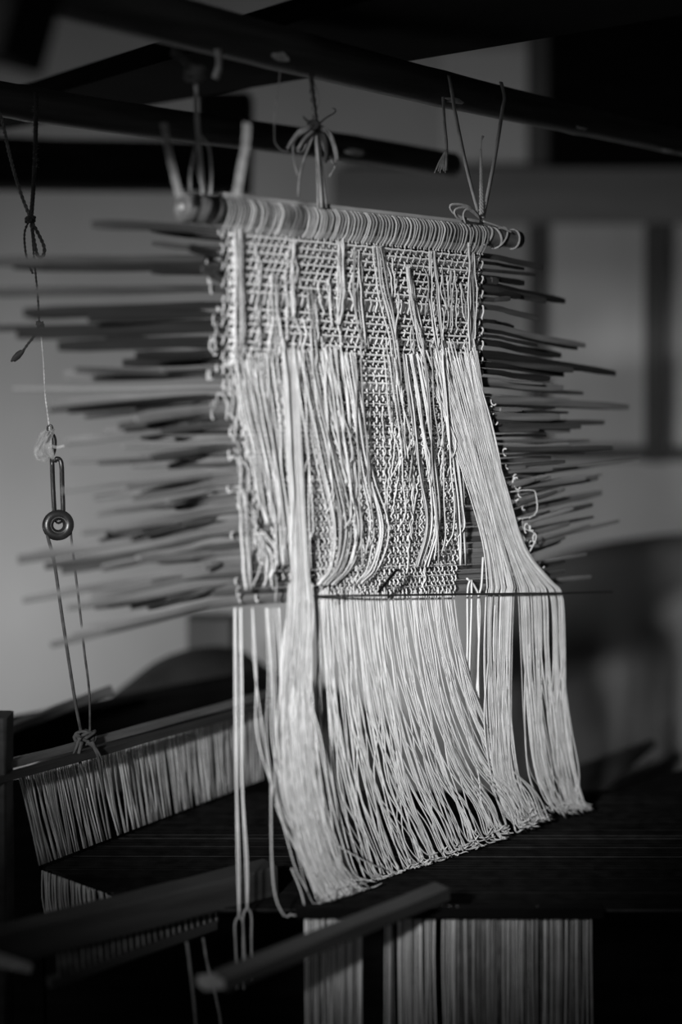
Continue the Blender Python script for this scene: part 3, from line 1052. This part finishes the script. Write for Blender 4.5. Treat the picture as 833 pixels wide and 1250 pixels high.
for x1, m in ((389, 'straw'), (393, 'strip'), (396, 'straw_dark'), (399, 'straw')):
    ribbon([PL(386 + (x1 - 392) * .2, 156, .010), PL(389 + (x1 - 392) * .5, 200, .011), PL(x1, 254, .013)], 0.0019, m=m, parent=t, name='straw_band')
link('loose_fibre', *sweep(spline([PL(382, 98, .02), PL(390, 118, .016), PL(388, 132, .014)], 10), 0.0004, sides=4), 'straw', t)

t = empty('near_tie', PL(240, 215), 'blurred pale string tie at the rod end nearest the viewer', 'tie')
for i, (c, r) in enumerate((([(238, 92), (240, 120), (243, 170), (246, 205), (249, 236)], .0030), ([(240, 95), (239, 140), (243, 190), (247, 238)], .0018), ([(243, 165), (236, 190), (232, 215), (232, 238)], .0022),
                            ([(244, 165), (255, 180), (258, 210), (257, 238)], .0022), ([(247, 235), (238, 190), (243, 160)], .0008))):
    link('strand', *sweep(spline([PL(x, yy, .022 + 0.004 * math.sin(i)) for x, yy in c], 16), r, r * 0.5, sides=6, up=N), 'strip' if i != 2 else 'straw', t)
loops_knot(PL(238, 90, .03), 0.012, 7, 0.0022).build('knot', 'straw_dark', t)
for px in (232, 247, 262):
    wrap(px, 0.0016, 0.0025, 'straw_dark', t, 0.004)
ribbon([PL(210, 62, .04), PL(225, 72, .036), PL(240, 92, .03)], 0.005, m='straw_dark', parent=t, name='pole_wrap')
ribbon([PL(266, 60, .036), PL(268, 78, .036), PL(263, 96, .034)], 0.0042, m='straw', parent=t, name='loose_end')
thing_mesh('slack_strap', sweep(spline([P(200, 150, 1.5), P(204, 175, 1.5), P(213, 215, 1.5), P(219, 240, 1.5)], 10), 0.0006, 0.0042, sides=4, up=N), 'straw',
           'blurred strap slanting down to the near end of the rod', 'strap')
thing_mesh('loose_strap', sweep(spline([P(302, 150, 1.47), P(300, 178, 1.47), P(294, 210, 1.47), P(289, 240, 1.47)], 10), 0.0006, 0.0046, sides=4, up=N), 'straw',
           'blurred pale strap hanging in front of the rear pole', 'strap')

t = empty('frayed_strip', PL(542, 170, .03), 'short pale strip with a frayed end hanging from the front pole', 'strip')
ribbon([PL(541, 118, .018), PL(543, 150, .008), PL(545.5, 178, .004), PL(545, 208, .004)], 0.0022, m='straw', parent=t)
for i in range(7):
    ribbon([PL(545, 182, .004), PL(542 - i, 198, .004), PL(544 - i * 2.2, 211 - (i % 3) * 2, .004 + i * .0006)], 0.0005, m='straw', parent=t, name='frayed_fibre', n=8)
t = thing_mesh('hooked_thread', sweep(spline([PL(342, 86, .02), PL(340, 110, .012), PL(336, 135, .01), PL(335, 168, .01), PL(337, 176, .01), PL(344, 184, .012), PL(352, 185, .012)], 26), 0.0007, sides=5, up=N), 'straw',
               'fine curling thread hanging beside the straw burst', 'thread')

# ------------------------------------------------------------------ pulley cords at the left
DP = 1.77
PP = lambda x, y_, dd=0.0: P(x, y_, DP - dd)
t = empty('knotted_rope', PP(42, 300), 'dark knotted cord looped over the rear pole, carrying the pulley', 'cord')
twisted(spline([PP(-6, 128, .03), PP(2, 146, .02), PP(12, 190), PP(24, 232), PP(37, 266)], 20), 0.0022, 2, 0.012).build('cord_length', 'cord_mid', t)
twisted(spline([PP(44, 112, .03), PP(44, 138, .02), PP(43, 180), PP(41, 225), PP(38, 266)], 20), 0.0026, 3, 0.014).build('cord_length', 'cord', t)
g_ = Geo()
for i in range(90):     # hairy fibres on the right-hand length
    yy = RND.uniform(130, 205)
    x = 43 + RND.uniform(-1, 1)
    g_.add(*sweep([PP(x, yy), PP(x + RND.uniform(-5, 5), yy + RND.uniform(-4, 4), RND.uniform(-.003, .004))], 0.00025, sides=3))
tag(g_.build('fuzz', 'cord_mid', t), kind='stuff')
loops_knot(PP(37, 268), 0.006, 6, 0.0015).build('knot', 'cord', t)
twisted(spline([PP(37, 268), PP(46, 284), PP(54, 302), PP(52, 313), PP(46, 312), PP(42, 296), PP(38, 272)], 24), 0.0022, 2, 0.012).build('bow_loop', 'cord', t)
twisted(spline([PP(36, 268), PP(30, 284), PP(31, 306), PP(35, 322), PP(40, 334)], 20), 0.0014, 2, 0.01).build('tail', 'cord', t)
twisted(spline([PP(38, 270), PP(42, 320), PP(46, 360), PP(48, 396)], 20), 0.0013, 2, 0.01).build('cord_length', 'cord', t)
loops_knot(PP(49, 396), 0.0055, 7, 0.0012).build('knot', 'cord', t)
twisted(spline([PP(48, 398), PP(42, 410), PP(34, 420), PP(27, 430)], 12), 0.0016, 2, 0.01).build('tail', 'cord', t)
link('tassel', *ellipsoid(PP(22, 434), ((0.72, 0, 0.69), (0, 1, 0), (-0.69, 0, 0.72)), (0.011, 0.004, 0.004), 10, 8, 0.15), 'cord', t)
twisted(spline([PP(49, 398), PP(53, 440), PP(55, 480), PP(59, 512), PP(61, 528)], 20), 0.0010, 2, 0.01).build('cord_length', 'strip', t)

t = empty('pulley', PP(66, 600), 'black iron ring pulley on a long wire link', 'pulley')
link('eye', *sweep([PP(61 + 3 * math.cos(a), 523 + 4 * math.sin(a)) for a in np.linspace(0, 2 * math.pi, 13)[:-1]], 0.0014, sides=6, closed=True, up=(0, 1, 0)), 'iron', t)
out = [(61, 528), (66, 535), (66, 548), (62, 560)]
link('hook', *sweep(spline([PP(*q) for q in out], 14), 0.0030, sides=8, up=(0, 1, 0)), 'iron', t)
lk = [(63.5, 560), (64.5, 590), (66, 618), (67.5, 631), (71, 637), (76, 633), (77, 622), (75.8, 590), (75.3, 570), (73.5, 562), (69.5, 560), (66.5, 563)]
link('wire_link', *sweep(spline([PP(*q, -.001 * (j % 2)) for j, q in enumerate(lk)], 44), 0.0030, sides=8, up=(0, 1, 0)), 'iron', t)
# ring wheel: lathe, axis slightly turned from the view
c0 = PP(71, 641)
axr = np.array([0.30, -0.94, 0.12])
axr /= np.linalg.norm(axr)
e1r = np.cross(axr, [0, 0, 1.0])
e1r /= np.linalg.norm(e1r)
e2r = np.cross(axr, e1r)
prof = [(0.0064, -0.006), (0.012, -0.008), (0.018, -0.008), (0.0190, -0.0055), (0.0150, 0.0), (0.0190, 0.0055), (0.018, 0.008), (0.012, 0.008), (0.0064, 0.006), (0.0058, 0.0)]
v, fcs, nn = [], [], 36
for j in range(nn):
    a = 2 * math.pi * j / nn
    for r, h in prof:
        v.append(c0 + (math.cos(a) * e1r + math.sin(a) * e2r) * r + axr * h)
k_ = len(prof)
for j in range(nn):
    for i in range(k_):
        i2, j2 = (i + 1) % k_, (j + 1) % nn
        fcs.append((j * k_ + i, j * k_ + i2, j2 * k_ + i2, j2 * k_ + i))
link('wheel', v, fcs, 'iron', t)
link('bushing', *sweep([c0 + axr * 0.006 + (math.cos(a) * e1r + math.sin(a) * e2r) * 0.0098 for a in np.linspace(0, 2 * math.pi, 25)[:-1]], 0.0013, sides=6, closed=True, up=axr), 'st2', t)

t = empty('plastic_wrap', PP(54, 545), 'crumpled clear plastic film tied above the pulley link', 'wrap')
for i in range(5):       # thin crumpled sheets gathered at the wire
    nu, nv = 9, 8
    v, fcs = [], []
    ph = [RND.uniform(0, 6.28) for _ in range(4)]
    for a_ in range(nv):
        s_ = a_ / (nv - 1)
        for b_ in range(nu):
            u_ = b_ / (nu - 1) * 2 - 1
            wid = (0.2 + 0.8 * math.sin(math.pi * min(1, s_ * 0.62 + 0.06)) ** 0.8) * (9.5 + i * 0.6)
            x = 61 - 8.5 * math.sin(math.pi * s_ * 0.8) + u_ * wid + 1.6 * math.sin(s_ * 7 + ph[0] + u_ * 2)
            yy = 525 + s_ * (33 + i) + 2.2 * math.sin(u_ * 4 + ph[1])
            v.append(PP(x, yy, 0.004 * i - 0.008 + 0.005 * math.sin(u_ * 5 + ph[2] + s_ * 3) + 0.003 * math.sin(s_ * 11 + ph[3])))
    for a_ in range(nv - 1):
        for b_ in range(nu - 1):
            q = a_ * nu + b_
            fcs.append((q, q + 1, q + nu + 1, q + nu))
    fo = link('film_fold', v, fcs, 'plastic', t)
    md = fo.modifiers.new('thickness', 'SOLIDIFY')
    md.thickness = 0.0003
ribbon([PP(62, 544, .004), PP(70, 546, .006), PP(79, 544, .006)], 0.002, 0.0003, m='plastic', parent=t, name='film_tail')

t = empty('black_rope', PP(80, 760), 'black cord running down from the pulley wheel to the rear heddle bars', 'cord')
link('cord_length', *sweep(spline([PP(56, 640), PP(58, 654), PP(66, 685), PP(74, 740), PP(83, 800), P(92, 857, 1.79), P(100, 898, 1.815)], 40), 0.0021, sides=7), 'cord', t)
link('cord_length', *sweep(spline([PP(87, 640), PP(87, 656), PP(91, 690), PP(97, 740), PP(103, 795), P(109, 845, 1.79), P(110, 898, 1.815)], 40), 0.0015, sides=7), 'cord', t)
loops_knot(PP(64, 678), 0.004, 4, 0.0009).build('knot', 'cord', t)
loops_knot(P(104, 900, 1.81), 0.014, 9, 0.0022).build('knot', 'cord', t)
for c in ([(100, 905), (96, 925), (103, 945), (106, 962)], [(112, 905), (120, 925), (124, 950), (128, 975)], [(106, 905), (118, 915), (126, 930)], [(98, 900), (92, 915), (88, 925)]):
    link('tail', *sweep(spline([P(x, yy, 1.79) for x, yy in c], 12), np.linspace(.003, .0008, 12), sides=5), 'cord', t)

# ------------------------------------------------------------------ rear heddle shaft, left
t = empty('rear_heddle', P(150, 940, 1.95), 'rear shaft of dimmed white string heddles hanging under two thin bars, left', 'heddle')
DL = lambda x: 1.78 + (x - 50) / 240.0 * 0.31
yb = lambda x: 942 - (x - 0) * 0.272
link('heddle_bar', *beam(P(-60, yb(-60) - 6, DL(-60)), P(330, yb(330) - 6, DL(330)), 0.005, 0.0045, nseg=12, wob=0.0005), 'wood_mid', t, False)
link('heddle_bar', *beam(P(-60, yb(-60) + 9, DL(-60) - .02), P(330, yb(330) + 7, DL(330) - .02), 0.006, 0.0045, nseg=12, wob=0.0005), 'wood', t, False)
NRH = 150
for i in range(NRH):
    u = (i + RND.uniform(0, 1)) / NRH
    x0 = 22 + u * 300
    d = DL(x0)
    xb = x0 + 26 * (1 - u) + RND.uniform(-4, 4)
    zb = WARP_Z
    y0_ = yb(x0) + 10
    y1_ = 1056 - (xb - 50) * 0.385
    ym = (y0_ + y1_) / 2
    pts = [P(x0, y0_, d), P(x0 + (xb - x0) * .45 + RND.uniform(-2.5, 2.5), ym, d - .01), P(xb, y1_, d - .02)]
    link('heddle_string', *sweep(spline(pts, 7), 0.0008 * RND.uniform(.8, 1.2), sides=4, up=(0, -1, 0)), RND.choice(('dim_thread', 'thread3', 'dim_thread')), t)  # white strings; the weak light here is put into their colour
for i in range(46):     # lower halves below the warp edge
    u = (i + RND.uniform(0, 1)) / 46
    xt = 50 + u * 98
    yt_ = 1062 + (xt - 50) * 0.36
    d = 1.74 - u * 0.05
    pts = [P(xt, yt_, d), P(xt + RND.uniform(-1, 2), 1095, d), P(xt + 4 + RND.uniform(-3, 3), 1132, d)]
    link('lower_string', *sweep(spline(pts, 5), 0.0008, sides=4, up=(0, -1, 0)), RND.choice(('dim_thread', 'thread3')), t)

thing_mesh('bamboo_slat', beam(P(-20, 902, 2.1), P(137, 841, 2.16), 0.010, 0.006, nseg=8, wob=0.001, taper=0.9), 'wood_mid',
           'worn bamboo slat lying above the rear heddle bars', 'slat')
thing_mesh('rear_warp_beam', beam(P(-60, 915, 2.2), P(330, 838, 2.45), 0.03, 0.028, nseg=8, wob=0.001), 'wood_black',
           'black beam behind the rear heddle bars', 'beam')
thing_mesh('side_post', beam(P(-14, 872, 1.70), P(-14, 1500, 1.70), 0.026, 0.02, up=(0, 1, 0), nseg=8, wob=0.001), 'wood',
           'dark loom side post at the picture edge below the pulley', 'post')

# ------------------------------------------------------------------ the black warp
warp = empty('black_warp', (0.1, 1.8, WARP_Z), 'sheet of taut black warp threads under the white fringe', 'warp')
NW = 230
for i in range(NW):
    s_ = i / (NW - 1)
    # each thread runs from the rear-left edge line towards the right
    dd = 1.635 + s_ * 0.45
    xa = -0.3686 + (1.77 - dd) * 1.15 if dd < 1.77 else -0.3686 + (dd - 1.77) * 0.653
    xe = 1.15
    y0_ = dd
    a = np.array([xa, y0_, WARP_Z + RND.uniform(-.0012, .0012)])
    b = np.array([xe, y0_, WARP_Z + RND.uniform(-.0012, .0012)])
    link('warp_thread', *sweep([a, (a + b) / 2 + np.array([0, 0, -.001]), b], 0.0014, sides=5), 'warp' if RND.random() < 0.93 else 'warp_grey', warp)
wv = [(-0.36, 1.77, WARP_Z - .004), (-0.215, 1.64, WARP_Z - .004), (1.15, 1.64, WARP_Z - .004), (1.15, 2.08, WARP_Z - .004), (-0.17, 2.08, WARP_Z - .004)]
link('cloth_web', *plate([np.array(q) - np.array([0, 0, .002]) for q in wv], 0.002), 'warp', warp, False)

thing_mesh('lower_left_dark', plate([P(-120, 955, 2.0), P(46, 955, 2.0), P(62, 1560, 2.0), P(-120, 1560, 2.0)], 0.02, (0, 1, 0)), 'wood_black',  # added dark sheet hiding the pale wall at lower left
           'black board added to darken the space below the rear heddle bars, left', 'board')
thing_mesh('under_warp_dark', box((-0.6, 2.1, 0.12), (0.85, 2.13, WARP_Z - 0.008)), 'wood_black',  # added dark sheet; keeps the space under the warp black and blocks light
           'wide black board added to darken the space below the far warp edge', 'board')

# ------------------------------------------------------------------ boards and the front heddle at the bottom
thing_mesh('breast_board', beam(P(-10, 1157, 1.50), P(330, 1071, 1.69), 0.017, 0.018, nseg=8, wob=0.0008), 'wood',
           'dark flat loom board slanting across below the left warp edge', 'board')
t = empty('reed', P(170, 1150, 1.55), 'dark reed strip with fine teeth under the slanting loom board', 'reed')
link('reed_bar', *beam(P(60, 1200, 1.52), P(262, 1128, 1.66), 0.006, 0.005, nseg=6, wob=0.0005), 'wood', t, False)
for i in range(80):
    u = i / 79
    x = 72 + u * 195
    d = 1.52 + u * 0.14
    yb_ = 1192 - u * 66
    link('reed_tooth', *sweep([P(x, yb_ + RND.uniform(-1, 1), d), P(x - 2 + RND.uniform(-1, 1), yb_ - 26 - RND.uniform(0, 4), d + .01)], 0.0007, sides=4), 'warp_grey' if i % 3 else 'cord_mid', t)
thing_mesh('board_tip', beam(P(-60, 1156, 1.42), P(38, 1182, 1.44), 0.011, 0.007, nseg=4, taper=0.5), 'wood_pale',
           'pale blunt board tip poking in low at the picture edge', 'board')
t = empty('beater_stick', P(360, 1160, 1.45), 'dark flat stick with a bare pale tip crossing the front heddle strings', 'stick')
link('shaft', *beam(P(268, 1198, 1.42), P(540, 1088, 1.59), 0.013, 0.007, nseg=6, wob=0.0005), 'wood', t, False)
link('bare_tip', *beam(P(246, 1200, 1.41), P(271, 1197, 1.422), 0.010, 0.0045, nseg=4, taper=1.0), 'wood_pale', t, False)

t = empty('front_heddle', P(545, 1170, 1.62), 'front shaft of white string heddles hanging below the black warp', 'heddle')
DF = lambda x: 1.585 + (x - 372) / 350.0 * 0.05
link('heddle_bar', *beam(P(362, 1113, DF(362) - .006), P(735, 1113, DF(735) - .006), 0.007, 0.006, nseg=10, wob=0.0004), 'wood_black', t, False)
cnt = 0
x = 373.0
while x < 722:
    if 445 < x < 470:
        x = 471
    gapy = RND.random()
    if 480 < x < 484 or 536 < x < 541 or 532 < x < 536:
        x += 3
        continue
    d = DF(x) + RND.uniform(-.006, .006)
    top = 1106 if x > 515 else 1119
    if x < 430:
        top = 1121
    pts = [P(x, top, d), P(x + RND.uniform(-1, 1), 1180, d), P(x + RND.uniform(-2, 2), 1280, d), P(x + RND.uniform(-2, 2), 1420, d)]
    m = RND.choice(('thread', 'thread', 'thread2', 'dim_thread')) if x < 560 else RND.choice(('thread2', 'thread3', 'dim_thread', 'cord_mid'))  # light fading to the right is put into the string colours
    link('heddle_string', *sweep(spline(pts, 8), 0.0008 * RND.uniform(.7, 1.3), sides=4, up=(0, -1, 0)), m, t)
    x += RND.choice((1.5, 1.9, 2.4, 3.2)) if x < 620 else RND.choice((2.2, 2.8, 4.2))
link('lower_bar', *beam(P(362, 1422, DF(362)), P(735, 1422, DF(735)), 0.007, 0.007, nseg=6, wob=0.0004), 'wood_black', t, False)
# two treadle strings hanging in the dark
thing_mesh('treadle_string', sweep(spline([P(228, 1150, 1.58), P(232, 1180, 1.58), P(240, 1260, 1.58), P(246, 1400, 1.58)], 12), 0.0016, sides=5), 'cord_mid',
           'thin grey treadle string hanging in the dark, nearer the reed', 'string', 'treadle strings')
thing_mesh('treadle_string', sweep(spline([P(248, 1145, 1.62), P(254, 1180, 1.62), P(270, 1250, 1.62), P(285, 1400, 1.62)], 12), 0.0016, sides=5), 'cord_mid',
           'thin grey treadle string passing behind the pale stick tip', 'string', 'treadle strings')
